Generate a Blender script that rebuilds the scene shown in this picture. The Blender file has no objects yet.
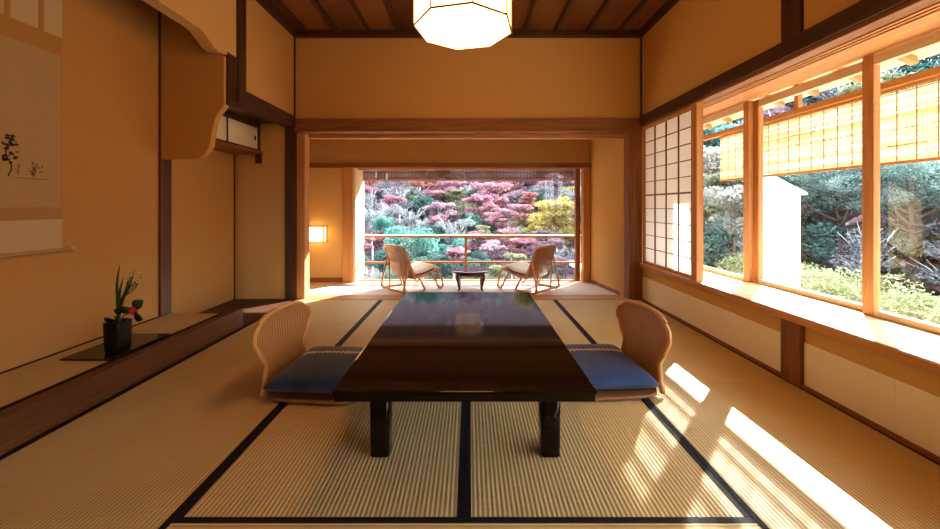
import bpy, bmesh, math, random
from mathutils import Vector, Matrix
PI = math.pi
F, VX, VY, EYE = 371.0, 469.5, 206.0, 1.033
sc = bpy.context.scene
C = sc.collection
X0 = -0.018                      # centre line of the mats
XL, XR = -1.928, 1.892           # room faces
YB = 4.08                        # plane of the inner lintel

def at(px, py, Y):
    return Vector(((px-VX)*Y/F, Y, EYE+(VY-py)*Y/F))

# ------------------------------------------------------------------ mesh builder
class MB:
    def __init__(s):
        s.v = []; s.f = []; s.uv = {}; s.sm = []
    def add(s, vs, fs, smooth=False):
        o = len(s.v)
        s.v += [tuple(v) for v in vs]
        for f in fs:
            s.f.append([i+o for i in f]); s.sm.append(smooth)
        return s
    def box(s, x0, x1, y0, y1, z0, z1, M=None):
        vs = [Vector((x, y, z)) for z in (z0, z1) for y in (y0, y1) for x in (x0, x1)]
        if M is not None: vs = [M @ v for v in vs]
        return s.add(vs, [(0,2,3,1),(4,5,7,6),(0,1,5,4),(2,6,7,3),(0,4,6,2),(1,3,7,5)])
    def tube(s, pts, r, n=8, closed=False, cap=True):
        pts = [Vector(p) for p in pts]
        m = len(pts)
        rr = r if isinstance(r, (list, tuple)) else [r]*m
        vs = []; up = None
        for i, p in enumerate(pts):
            if closed: t = (pts[(i+1) % m]-pts[i-1])
            else: t = pts[min(i+1, m-1)]-pts[max(i-1, 0)]
            t.normalize()
            if up is None:
                up = Vector((0,0,1)) if abs(t.z) < .9 else Vector((1,0,0))
            a = t.cross(up)
            if a.length < 1e-5: a = t.orthogonal()
            a.normalize(); b = a.cross(t).normalized(); up = b
            for k in range(n):
                an = 2*PI*k/n
                vs.append(p+(a*math.cos(an)+b*math.sin(an))*rr[i])
        fs = []
        for i in range(m if closed else m-1):
            j = (i+1) % m
            for k in range(n):
                l = (k+1) % n
                fs.append((i*n+k, i*n+l, j*n+l, j*n+k))
        if cap and not closed:
            fs.append(tuple(range(n-1, -1, -1))); fs.append(tuple(range((m-1)*n, m*n)))
        return s.add(vs, fs, True)
    def prism(s, poly, axis, a, b):
        """poly: 2D outline; axis 'x': points are (y,z); 'y': (x,z); 'z': (x,y)"""
        def mk(p, t):
            return {'x': (t, p[0], p[1]), 'y': (p[0], t, p[1]), 'z': (p[0], p[1], t)}[axis]
        n = len(poly)
        vs = [mk(p, a) for p in poly]+[mk(p, b) for p in poly]
        fs = [tuple(range(n-1, -1, -1)), tuple(range(n, 2*n))]
        for i in range(n):
            j = (i+1) % n
            fs.append((i, j, n+j, n+i))
        return s.add(vs, fs)
    def lathe(s, prof, n=24, c=(0,0,0), square=0.0):
        vs = []; m = len(prof)
        for (r, z) in prof:
            for k in range(n):
                a = 2*PI*k/n
                q = 1.0
                if square:
                    q = 1/((abs(math.cos(a))**(2+square)+abs(math.sin(a))**(2+square))**(1/(2+square)))
                vs.append((c[0]+r*q*math.cos(a), c[1]+r*q*math.sin(a), c[2]+z))
        fs = []
        for i in range(m-1):
            for k in range(n):
                l = (k+1) % n
                fs.append((i*n+k, i*n+l, (i+1)*n+l, (i+1)*n+k))
        fs.append(tuple(range(n-1, -1, -1))); fs.append(tuple(range((m-1)*n, m*n)))
        return s.add(vs, fs, True)
    def surf(s, fn, nu, nv, smooth=True):
        vs = [fn(i/nu, j/nv) for j in range(nv+1) for i in range(nu+1)]
        fs = []; base = len(s.f)
        for j in range(nv):
            for i in range(nu):
                a = j*(nu+1)+i
                fs.append((a, a+1, a+nu+2, a+nu+1))
                s.uv[base+len(fs)-1] = [(i/nu, j/nv), ((i+1)/nu, j/nv), ((i+1)/nu, (j+1)/nv), (i/nu, (j+1)/nv)]
        return s.add(vs, fs, smooth)
    def mesh(s, name, m):
        me = bpy.data.meshes.new(name)
        me.from_pydata(s.v, [], s.f)
        me.polygons.foreach_set('use_smooth', s.sm)
        if s.uv:
            ul = me.uv_layers.new(name='UVMap')
            for p in me.polygons:
                if p.index in s.uv:
                    for li, c in zip(p.loop_indices, s.uv[p.index]): ul.data[li].uv = c
        if m: me.materials.append(m)
        me.update()
        if not s.uv or len(s.uv) < len(s.f):
            bm = bmesh.new(); bm.from_mesh(me)
            bmesh.ops.recalc_face_normals(bm, faces=bm.faces[:])
            bm.to_mesh(me); bm.free()
        return me

def obj(name, mb, m, parent=None, loc=None, rot=None, bevel=0, solid=0, subsurf=0):
    me = mb.mesh(name, m) if isinstance(mb, MB) else mb
    o = bpy.data.objects.new(name, me); C.objects.link(o)
    if parent is not None: o.parent = parent
    if loc is not None: o.location = loc
    if rot is not None: o.rotation_euler = rot
    if solid:
        d = o.modifiers.new('s', 'SOLIDIFY'); d.thickness = solid; d.offset = 0
    if subsurf:
        d = o.modifiers.new('u', 'SUBSURF'); d.levels = d.render_levels = subsurf
    if bevel:
        d = o.modifiers.new('b', 'BEVEL'); d.width = bevel; d.segments = 2; d.limit_method = 'ANGLE'; d.angle_limit = math.radians(50)
        try: d.harden_normals = False
        except Exception: pass
    return o

def thing(name, label, cat, loc=(0,0,0), rz=0, group=None):
    o = bpy.data.objects.new(name, None); C.objects.link(o)
    o.empty_display_size = .1
    o.location = loc; o.rotation_euler = (0,0,rz)
    return tag(o, label, cat, group)
def tag(o, label, cat, group=None, kind=None):
    o['label'] = label; o['category'] = cat
    if group: o['group'] = group
    if kind: o['kind'] = kind
    return o
def struct(name, mb, m, label=None, cat=None, parent=None, bevel=0, **k):
    o = obj(name, mb, m, parent, bevel=bevel, **k)
    if parent is None:
        o['kind'] = 'structure'
        o['label'] = label or name.replace('_', ' '); o['category'] = cat or name.split('_')[0]
    return o
def dup(root, loc, rz, label, group=None):
    r = root.copy(); C.objects.link(r); r.location = loc; r.rotation_euler = (0,0,rz)
    r['label'] = label
    if group: r['group'] = group
    for ch in list(root.children):
        c = ch.copy(); C.objects.link(c); c.parent = r
        for g in list(ch.children):
            d = g.copy(); C.objects.link(d); d.parent = c
    return r
def spline(pts, n=6):
    pts = [Vector(p) for p in pts]; out = []
    for i in range(len(pts)-1):
        p0 = pts[max(i-1, 0)]; p1 = pts[i]; p2 = pts[i+1]; p3 = pts[min(i+2, len(pts)-1)]
        for k in range(n):
            t = k/n
            out.append(.5*((2*p1)+(p2-p0)*t+(2*p0-5*p1+4*p2-p3)*t*t+(3*p1-p0-3*p2+p3)*t**3))
    out.append(pts[-1]); return out
def BX(*a): return MB().box(*a)

# ------------------------------------------------------------------ materials
def nm(name):
    m = bpy.data.materials.new(name); m.use_nodes = True
    nt = m.node_tree; nt.nodes.clear()
    out = nt.nodes.new('ShaderNodeOutputMaterial')
    def N(t, **kw):
        n = nt.nodes.new(t)
        for k, v in kw.items():
            if k in n.inputs.keys() if hasattr(n.inputs, 'keys') else False: n.inputs[k].default_value = v
            else: setattr(n, k, v)
        return n
    L = lambda a, b: nt.links.new(a, b)
    return m, nt, out, N, L
def rgb(c): return (c[0], c[1], c[2], 1)

def principled(N, col=None, rough=.5, spec=.5):
    b = N('ShaderNodeBsdfPrincipled')
    if col is not None: b.inputs['Base Color'].default_value = rgb(col)
    b.inputs['Roughness'].default_value = rough
    b.inputs['Specular IOR Level'].default_value = spec
    return b

def plain(name, col, rough=.5, spec=.5, var=.08, scale=30, bump=0.0, coat=0):
    m, nt, out, N, L = nm(name)
    b = principled(N, col, rough, spec)
    tc = N('ShaderNodeTexCoord'); nz = N('ShaderNodeTexNoise', Scale=scale, Detail=4.0)
    L(tc.outputs['Object'], nz.inputs['Vector'])
    mx = N('ShaderNodeMix'); mx.data_type = 'RGBA'
    mx.inputs[6].default_value = rgb([c*(1-var) for c in col]); mx.inputs[7].default_value = rgb([min(1, c*(1+var)) for c in col])
    L(nz.outputs['Fac'], mx.inputs[0]); L(mx.outputs[2], b.inputs['Base Color'])
    if bump:
        bp = N('ShaderNodeBump', Strength=bump, Distance=.002); L(nz.outputs['Fac'], bp.inputs['Height']); L(bp.outputs[0], b.inputs['Normal'])
    if coat: b.inputs['Coat Weight'].default_value = coat; b.inputs['Coat Roughness'].default_value = .05
    L(b.outputs[0], out.inputs[0])
    return m

def wood(name, dark, light, axis='x', rough=.5, scale=1.0, spec=.25):
    m, nt, out, N, L = nm(name)
    b = principled(N, dark, rough, spec)
    tc = N('ShaderNodeTexCoord'); mp = N('ShaderNodeMapping')
    s = {'x': (1.2, 22, 22), 'y': (22, 1.2, 22), 'z': (22, 22, 1.2)}[axis]
    mp.inputs['Scale'].default_value = [q*scale for q in s]
    L(tc.outputs['Object'], mp.inputs['Vector'])
    nz = N('ShaderNodeTexNoise', Scale=1.0, Detail=6.0, Roughness=.65, Distortion=.6); L(mp.outputs[0], nz.inputs['Vector'])
    nz2 = N('ShaderNodeTexNoise', Scale=5.0, Detail=3.0); L(mp.outputs[0], nz2.inputs['Vector'])
    ad = N('ShaderNodeMath', operation='MULTIPLY_ADD'); L(nz2.outputs['Fac'], ad.inputs[0]); ad.inputs[1].default_value = .35; L(nz.outputs['Fac'], ad.inputs[2])
    cr = N('ShaderNodeValToRGB'); cr.color_ramp.elements[0].position = .42; cr.color_ramp.elements[1].position = .95
    cr.color_ramp.elements[0].color = rgb(dark); cr.color_ramp.elements[1].color = rgb(light)
    L(ad.outputs[0], cr.inputs[0]); L(cr.outputs[0], b.inputs['Base Color'])
    bp = N('ShaderNodeBump', Strength=.12, Distance=.002); L(ad.outputs[0], bp.inputs['Height']); L(bp.outputs[0], b.inputs['Normal'])
    L(b.outputs[0], out.inputs[0])
    return m

def tatami_mat_material():
    m, nt, out, N, L = nm('woven_rush')
    b = principled(N, (.5,.4,.2), .55, .35)
    tc = N('ShaderNodeTexCoord'); sx = N('ShaderNodeSeparateXYZ'); L(tc.outputs['Object'], sx.inputs[0])
    w = N('ShaderNodeMath', operation='MULTIPLY'); L(sx.outputs[0], w.inputs[0]); w.inputs[1].default_value = 2*PI/.0165
    s = N('ShaderNodeMath', operation='SINE'); L(w.outputs[0], s.inputs[0])
    h = N('ShaderNodeMath', operation='MULTIPLY_ADD'); L(s.outputs[0], h.inputs[0]); h.inputs[1].default_value = .5; h.inputs[2].default_value = .5
    # rush stalks across the ribs
    mp = N('ShaderNodeMapping'); mp.inputs['Scale'].default_value = (6, 330, 1); L(tc.outputs['Object'], mp.inputs['Vector'])
    nz = N('ShaderNodeTexNoise', Scale=1.0, Detail=2.0); L(mp.outputs[0], nz.inputs['Vector'])
    n2 = N('ShaderNodeTexNoise', Scale=2.2, Detail=3.0); L(tc.outputs['Object'], n2.inputs['Vector'])
    c1 = N('ShaderNodeMix'); c1.data_type = 'RGBA'; c1.inputs[6].default_value = (.45,.31,.115,1); c1.inputs[7].default_value = (.78,.58,.25,1)
    pw = N('ShaderNodeMath', operation='POWER'); L(h.outputs[0], pw.inputs[0]); pw.inputs[1].default_value = .6
    L(pw.outputs[0], c1.inputs[0])
    c2 = N('ShaderNodeMix'); c2.data_type = 'RGBA'; c2.blend_type = 'MULTIPLY'; c2.inputs[0].default_value = .35
    L(c1.outputs[2], c2.inputs[6]); L(nz.outputs['Fac'], c2.inputs[7])
    c3 = N('ShaderNodeMix'); c3.data_type = 'RGBA'; c3.blend_type = 'OVERLAY'; c3.inputs[0].default_value = .25
    L(c2.outputs[2], c3.inputs[6]); L(n2.outputs['Fac'], c3.inputs[7])
    L(c3.outputs[2], b.inputs['Base Color'])
    bp = N('ShaderNodeBump', Strength=.55, Distance=.0025); L(h.outputs[0], bp.inputs['Height']); L(bp.outputs[0], b.inputs['Normal'])
    L(b.outputs[0], out.inputs[0])
    return m

def weave(name, c0, c1, nu, nv):
    m, nt, out, N, L = nm(name)
    b = principled(N, c1, .4, .5)
    uv = N('ShaderNodeUVMap'); sx = N('ShaderNodeSeparateXYZ'); L(uv.outputs[0], sx.inputs[0])
    def wave(o, n, sharp):
        a = N('ShaderNodeMath', operation='MULTIPLY'); L(o, a.inputs[0]); a.inputs[1].default_value = PI*n
        s = N('ShaderNodeMath', operation='SINE'); L(a.outputs[0], s.inputs[0])
        ab = N('ShaderNodeMath', operation='ABSOLUTE'); L(s.outputs[0], ab.inputs[0])
        p = N('ShaderNodeMath', operation='POWER'); L(ab.outputs[0], p.inputs[0]); p.inputs[1].default_value = sharp
        return p.outputs[0]
    a, c = wave(sx.outputs[0], nu, .7), wave(sx.outputs[1], nv, .5)
    mu = N('ShaderNodeMath', operation='MULTIPLY'); L(a, mu.inputs[0]); L(c, mu.inputs[1])
    nz = N('ShaderNodeTexNoise', Scale=60.0, Detail=3.0)
    mx = N('ShaderNodeMix'); mx.data_type = 'RGBA'; mx.inputs[6].default_value = rgb(c0); mx.inputs[7].default_value = rgb(c1)
    L(mu.outputs[0], mx.inputs[0])
    m2 = N('ShaderNodeMix'); m2.data_type = 'RGBA'; m2.blend_type = 'MULTIPLY'; m2.inputs[0].default_value = .3
    L(mx.outputs[2], m2.inputs[6]); L(nz.outputs['Fac'], m2.inputs[7]); L(m2.outputs[2], b.inputs['Base Color'])
    bp = N('ShaderNodeBump', Strength=.6, Distance=.003); L(mu.outputs[0], bp.inputs['Height']); L(bp.outputs[0], b.inputs['Normal'])
    tr = N('ShaderNodeBsdfTranslucent'); tr.inputs[0].default_value = rgb(c1)
    ms = N('ShaderNodeMixShader'); ms.inputs[0].default_value = .03
    L(b.outputs[0], ms.inputs[1]); L(tr.outputs[0], ms.inputs[2]); L(ms.outputs[0], out.inputs[0])
    return m

def leafy(name, ca, cb, trans=.45, scale=1.4):
    m, nt, out, N, L = nm(name)
    tc = N('ShaderNodeNewGeometry'); nz = N('ShaderNodeTexNoise', Scale=scale, Detail=5.0, Roughness=.75)
    L(tc.outputs['Position'], nz.inputs['Vector'])
    cr = N('ShaderNodeValToRGB'); cr.color_ramp.elements[0].position = .38; cr.color_ramp.elements[1].position = .64
    cr.color_ramp.elements[0].color = rgb(ca); cr.color_ramp.elements[1].color = rgb(cb)
    L(nz.outputs['Fac'], cr.inputs[0])
    d = N('ShaderNodeBsdfDiffuse'); t = N('ShaderNodeBsdfTranslucent')
    L(cr.outputs[0], d.inputs[0]); L(cr.outputs[0], t.inputs[0])
    ms = N('ShaderNodeMixShader'); ms.inputs[0].default_value = trans
    L(d.outputs[0], ms.inputs[1]); L(t.outputs[0], ms.inputs[2]); L(ms.outputs[0], out.inputs[0])
    return m

def paper(name, col, trans=.6):
    m, nt, out, N, L = nm(name)
    tc = N('ShaderNodeTexCoord'); nz = N('ShaderNodeTexNoise', Scale=40.0, Detail=5.0); L(tc.outputs['Object'], nz.inputs['Vector'])
    mx = N('ShaderNodeMix'); mx.data_type = 'RGBA'; mx.inputs[6].default_value = rgb([c*.93 for c in col]); mx.inputs[7].default_value = rgb(col)
    L(nz.outputs['Fac'], mx.inputs[0])
    d = N('ShaderNodeBsdfDiffuse'); t = N('ShaderNodeBsdfTranslucent'); L(mx.outputs[2], d.inputs[0]); L(mx.outputs[2], t.inputs[0])
    ms = N('ShaderNodeMixShader'); ms.inputs[0].default_value = trans
    L(d.outputs[0], ms.inputs[1]); L(t.outputs[0], ms.inputs[2]); L(ms.outputs[0], out.inputs[0])
    return m

def glass(name, tint=(.97,.985,.98)):
    m, nt, out, N, L = nm(name)
    t = N('ShaderNodeBsdfTransparent'); t.inputs[0].default_value = rgb(tint)
    g = N('ShaderNodeBsdfGlossy', Roughness=.0)
    lw = N('ShaderNodeLayerWeight'); lw.inputs['Blend'].default_value = .5
    pw = N('ShaderNodeMath', operation='POWER'); L(lw.outputs['Facing'], pw.inputs[0]); pw.inputs[1].default_value = 4.0
    fr = N('ShaderNodeMath', operation='MULTIPLY_ADD'); L(pw.outputs[0], fr.inputs[0]); fr.inputs[1].default_value = .4; fr.inputs[2].default_value = .02
    ms = N('ShaderNodeMixShader'); L(fr.outputs[0], ms.inputs[0])
    L(t.outputs[0], ms.inputs[1]); L(g.outputs[0], ms.inputs[2]); L(ms.outputs[0], out.inputs[0])
    return m

def glow(name, col, strength):
    m, nt, out, N, L = nm(name)
    e = N('ShaderNodeEmission', Strength=strength); e.inputs[0].default_value = rgb(col)
    L(e.outputs[0], out.inputs[0])
    return m

def ceiling_boards():
    m, nt, out, N, L = nm('ceiling_cedar')
    b = principled(N, (.2,.07,.02), .45, .35)
    tc = N('ShaderNodeTexCoord'); sx = N('ShaderNodeSeparateXYZ'); L(tc.outputs['Object'], sx.inputs[0])
    d = N('ShaderNodeMath', operation='MULTIPLY_ADD'); L(sx.outputs[0], d.inputs[0]); d.inputs[1].default_value = 1/.34; d.inputs[2].default_value = 20.4
    fl = N('ShaderNodeMath', operation='FLOOR'); L(d.outputs[0], fl.inputs[0])
    wn = N('ShaderNodeTexWhiteNoise', noise_dimensions='1D'); L(fl.outputs[0], wn.inputs['W'])
    mp = N('ShaderNodeMapping'); mp.inputs['Scale'].default_value = (14, .9, 1); L(tc.outputs['Object'], mp.inputs['Vector'])
    nz = N('ShaderNodeTexNoise', Scale=1.3, Detail=5.0, Distortion=1.2); L(mp.outputs[0], nz.inputs['Vector'])
    ad = N('ShaderNodeMath', operation='MULTIPLY_ADD'); L(wn.outputs['Value'], ad.inputs[0]); ad.inputs[1].default_value = .55
    mu = N('ShaderNodeMath', operation='MULTIPLY'); L(nz.outputs['Fac'], mu.inputs[0]); mu.inputs[1].default_value = .55; L(mu.outputs[0], ad.inputs[2])
    cr = N('ShaderNodeValToRGB'); cr.color_ramp.elements[0].position = .15; cr.color_ramp.elements[1].position = .9
    cr.color_ramp.elements[0].color = (.05,.015,.004,1); cr.color_ramp.elements[1].color = (.24,.085,.022,1)
    L(ad.outputs[0], cr.inputs[0]); L(cr.outputs[0], b.inputs['Base Color']); L(b.outputs[0], out.inputs[0])
    return m

def cushion_material():
    m, nt, out, N, L = nm('tie_dyed_indigo')
    b = principled(N, (.012,.02,.05), .65, .3)
    tc = N('ShaderNodeTexCoord'); sx = N('ShaderNodeSeparateXYZ'); L(tc.outputs['Object'], sx.inputs[0])
    nz = N('ShaderNodeTexNoise', Scale=28.0, Detail=5.0, Roughness=.7); L(tc.outputs['Object'], nz.inputs['Vector'])
    y = N('ShaderNodeMath', operation='SUBTRACT'); L(sx.outputs[1], y.inputs[0]); y.inputs[1].default_value = .10
    y2 = N('ShaderNodeMath', operation='MULTIPLY_ADD'); L(nz.outputs['Fac'], y2.inputs[0]); y2.inputs[1].default_value = .05; y2.inputs[2].default_value = -.025
    y3 = N('ShaderNodeMath', operation='ADD'); L(y.outputs[0], y3.inputs[0]); L(y2.outputs[0], y3.inputs[1])
    ab = N('ShaderNodeMath', operation='ABSOLUTE'); L(y3.outputs[0], ab.inputs[0])
    wv = N('ShaderNodeMath', operation='MULTIPLY'); L(sx.outputs[0], wv.inputs[0]); wv.inputs[1].default_value = 2*PI/.028
    sn = N('ShaderNodeMath', operation='SINE'); L(wv.outputs[0], sn.inputs[0])
    th = N('ShaderNodeMath', operation='MULTIPLY_ADD'); L(sn.outputs[0], th.inputs[0]); th.inputs[1].default_value = .007; th.inputs[2].default_value = .015
    df = N('ShaderNodeMath', operation='SUBTRACT'); L(th.outputs[0], df.inputs[0]); L(ab.outputs[0], df.inputs[1])
    sc_ = N('ShaderNodeMath', operation='MULTIPLY_ADD'); sc_.use_clamp = True; L(df.outputs[0], sc_.inputs[0]); sc_.inputs[1].default_value = 110; sc_.inputs[2].default_value = .45
    n2 = N('ShaderNodeTexNoise', Scale=7.0, Detail=4.0); L(tc.outputs['Object'], n2.inputs['Vector'])
    bl = N('ShaderNodeMix'); bl.data_type = 'RGBA'; bl.inputs[6].default_value = (.006,.014,.05,1); bl.inputs[7].default_value = (.02,.07,.24,1); L(n2.outputs['Fac'], bl.inputs[0])
    mx = N('ShaderNodeMix'); mx.data_type = 'RGBA'; mx.inputs[7].default_value = (.55,.42,.28,1)
    L(sc_.outputs[0], mx.inputs[0]); L(bl.outputs[2], mx.inputs[6]); L(mx.outputs[2], b.inputs['Base Color'])
    b.inputs['Sheen Weight'].default_value = .2
    n3 = N('ShaderNodeTexNoise', Scale=400.0, Detail=2.0); L(tc.outputs['Object'], n3.inputs['Vector'])
    bp = N('ShaderNodeBump', Strength=.2, Distance=.001); L(n3.outputs['Fac'], bp.inputs['Height']); L(bp.outputs[0], b.inputs['Normal'])
    L(b.outputs[0], out.inputs[0])
    return m

def lacquer():
    m, nt, out, N, L = nm('black_lacquer')
    b = principled(N, (.005,.0028,.002), .05, .2)
    tc = N('ShaderNodeTexCoord'); mp = N('ShaderNodeMapping'); mp.inputs['Scale'].default_value = (60, 3, 3); L(tc.outputs['Object'], mp.inputs['Vector'])
    nz = N('ShaderNodeTexNoise', Scale=1.0, Detail=2.0); L(mp.outputs[0], nz.inputs['Vector'])
    bp = N('ShaderNodeBump', Strength=.035, Distance=.002); L(nz.outputs['Fac'], bp.inputs['Height']); L(bp.outputs[0], b.inputs['Normal'])
    L(b.outputs[0], out.inputs[0])
    return m

def reed_material(name, ca, cb, tr):
    m, nt, out, N, L = nm(name)
    tc = N('ShaderNodeTexCoord'); sx = N('ShaderNodeSeparateXYZ'); L(tc.outputs['Object'], sx.inputs[0])
    d = N('ShaderNodeMath', operation='DIVIDE'); L(sx.outputs[2], d.inputs[0]); d.inputs[1].default_value = .026
    fl = N('ShaderNodeMath', operation='FLOOR'); L(d.outputs[0], fl.inputs[0])
    wn = N('ShaderNodeTexWhiteNoise', noise_dimensions='1D'); L(fl.outputs[0], wn.inputs['W'])
    nz = N('ShaderNodeTexNoise', Scale=4.0, Detail=3.0); L(tc.outputs['Object'], nz.inputs['Vector'])
    mu = N('ShaderNodeMath', operation='MULTIPLY'); L(wn.outputs['Value'], mu.inputs[0]); L(nz.outputs['Fac'], mu.inputs[1])
    cr = N('ShaderNodeValToRGB'); cr.color_ramp.elements[0].position = .05; cr.color_ramp.elements[1].position = .5
    cr.color_ramp.elements[0].color = rgb(ca); cr.color_ramp.elements[1].color = rgb(cb)
    L(mu.outputs[0], cr.inputs[0])
    df = N('ShaderNodeBsdfDiffuse'); t = N('ShaderNodeBsdfTranslucent'); L(cr.outputs[0], df.inputs[0]); L(cr.outputs[0], t.inputs[0])
    ms = N('ShaderNodeMixShader'); ms.inputs[0].default_value = tr
    L(df.outputs[0], ms.inputs[1]); L(t.outputs[0], ms.inputs[2]); L(ms.outputs[0], out.inputs[0])
    return m

M = {}
M['plaster'] = plain('sand_plaster', (.50,.275,.088), .9, .1, .05, 90, .25)
M['plaster_pale'] = plain('pale_plaster', (.56,.34,.12), .9, .1, .05, 90, .2)
M['wash'] = plain('lining_paper', (.82,.75,.60), .85, .15, .03, 25)
M['tatami'] = tatami_mat_material()
M['heri'] = plain('black_edging_cloth', (.006,.006,.009), .7, .2, .2, 200)
for ax in 'xyz':
    M['dark'+ax] = wood('smoked_wood_'+ax, (.028,.010,.005), (.085,.032,.014), ax)
    M['brown'+ax] = wood('brown_cedar_'+ax, (.12,.04,.012), (.32,.12,.036), ax)
    M['umber'+ax] = wood('umber_wood_'+ax, (.055,.020,.008), (.16,.062,.022), ax)
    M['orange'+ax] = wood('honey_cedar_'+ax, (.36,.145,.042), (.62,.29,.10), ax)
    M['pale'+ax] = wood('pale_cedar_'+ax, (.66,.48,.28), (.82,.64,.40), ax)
M['board'] = wood('veranda_board', (.58,.48,.38), (.74,.64,.52), 'x', .4)
M['ceil'] = ceiling_boards()
M['lacq'] = lacquer()
M['blackgloss'] = plain('black_glaze', (.006,.006,.006), .12, .5, .3, 20)
M['blackmatte'] = plain('black_vase_clay', (.003,.0027,.0025), .4, .22, .3, 40, .3)
M['cush'] = cushion_material()
M['rattan'] = weave('rattan_weave', (.13,.04,.008), (.68,.31,.07), 22, 44)
M['rattan2'] = weave('cane_weave', (.17,.045,.008), (.42,.14,.026), 26, 36)
M['cane'] = plain('cane_pole', (.58,.29,.085), .35, .5, .15, 25)
M['cane_dk'] = plain('cane_pole_orange', (.56,.25,.075), .35, .5, .15, 25)
M['ply'] = wood('bent_plywood', (.19,.085,.035), (.33,.16,.07), 'y', .4)
M['cream'] = plain('cream_cloth', (.72,.64,.50), .85, .2, .06, 120, .2)
M['rosewood'] = plain('dark_rosewood', (.07,.02,.013), .2, .5, .4, 15)
M['lampglow'] = glow('lit_lamp_paper', (1,.46,.13), 8.5)
M['sconceglow'] = glow('lit_sconce_paper', (1,.58,.22), 5.0)
M['shoji'] = paper('shoji_paper', (.86,.84,.80), .62)
M['door_paper'] = plain('cream_door_paper', (.72,.62,.42), .8, .2, .04, 60)
M['scroll'] = plain('aged_scroll_paper', (.44,.31,.15), .85, .15, .05, 25)
M['scroll_pale'] = plain('pale_scroll_silk', (.54,.42,.24), .8, .2, .05, 200)
M['gold'] = plain('gold_brocade', (.40,.215,.055), .6, .4, .18, 240)
M['ink'] = plain('black_ink', (.035,.035,.035), .9, .1, .3, 60)
M['ink2'] = plain('faded_ink', (.20,.15,.09), .9, .1, .3, 60)
M['leaf'] = plain('narcissus_leaf', (.025,.075,.02), .5, .4, .3, 30)
M['camleaf'] = plain('camellia_leaf', (.012,.06,.022), .25, .5, .3, 30)
M['red'] = plain('red_petal', (.62,.03,.03), .5, .3, .15, 40)
M['petal'] = plain('ivory_petal', (.78,.70,.42), .6, .3, .1, 40)
M['yellow'] = plain('yellow_cup', (.75,.48,.06), .6, .3, .1, 40)
M['glass'] = glass('clear_glass')
M['reed'] = reed_material('split_bamboo', (.66,.55,.35), (.92,.85,.68), .5)
M['reed_brown'] = reed_material('brown_split_bamboo', (.26,.12,.06), (.50,.29,.17), .35)
M['string'] = plain('blind_string', (.06,.04,.02), .8, .2)
M['string2'] = plain('pale_blind_string', (.25,.17,.10), .8, .2)
M['metal'] = plain('dull_brass', (.35,.22,.08), .4, .5)
M['bark'] = plain('tree_bark', (.10,.075,.06), .9, .2, .4, 8, .5)
M['palebark'] = plain('pale_bark', (.42,.40,.38), .9, .2, .3, 8, .3)
M['soil'] = leafy('undergrowth', (.012,.030,.028), (.17,.085,.095), 0, 2.2)
M['gravel'] = plain('pale_garden_gravel', (.60,.57,.50), .95, .1, .25, 25, .4)
M['glare_white'] = plain('pane_glare_white', (.86,.85,.82), .8, .2, .03, 20)  # white of the pane glare, put into a solid surface
M['rooftile'] = plain('eave_shingle', (.22,.20,.19), .8, .2, .2, 20)

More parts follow.
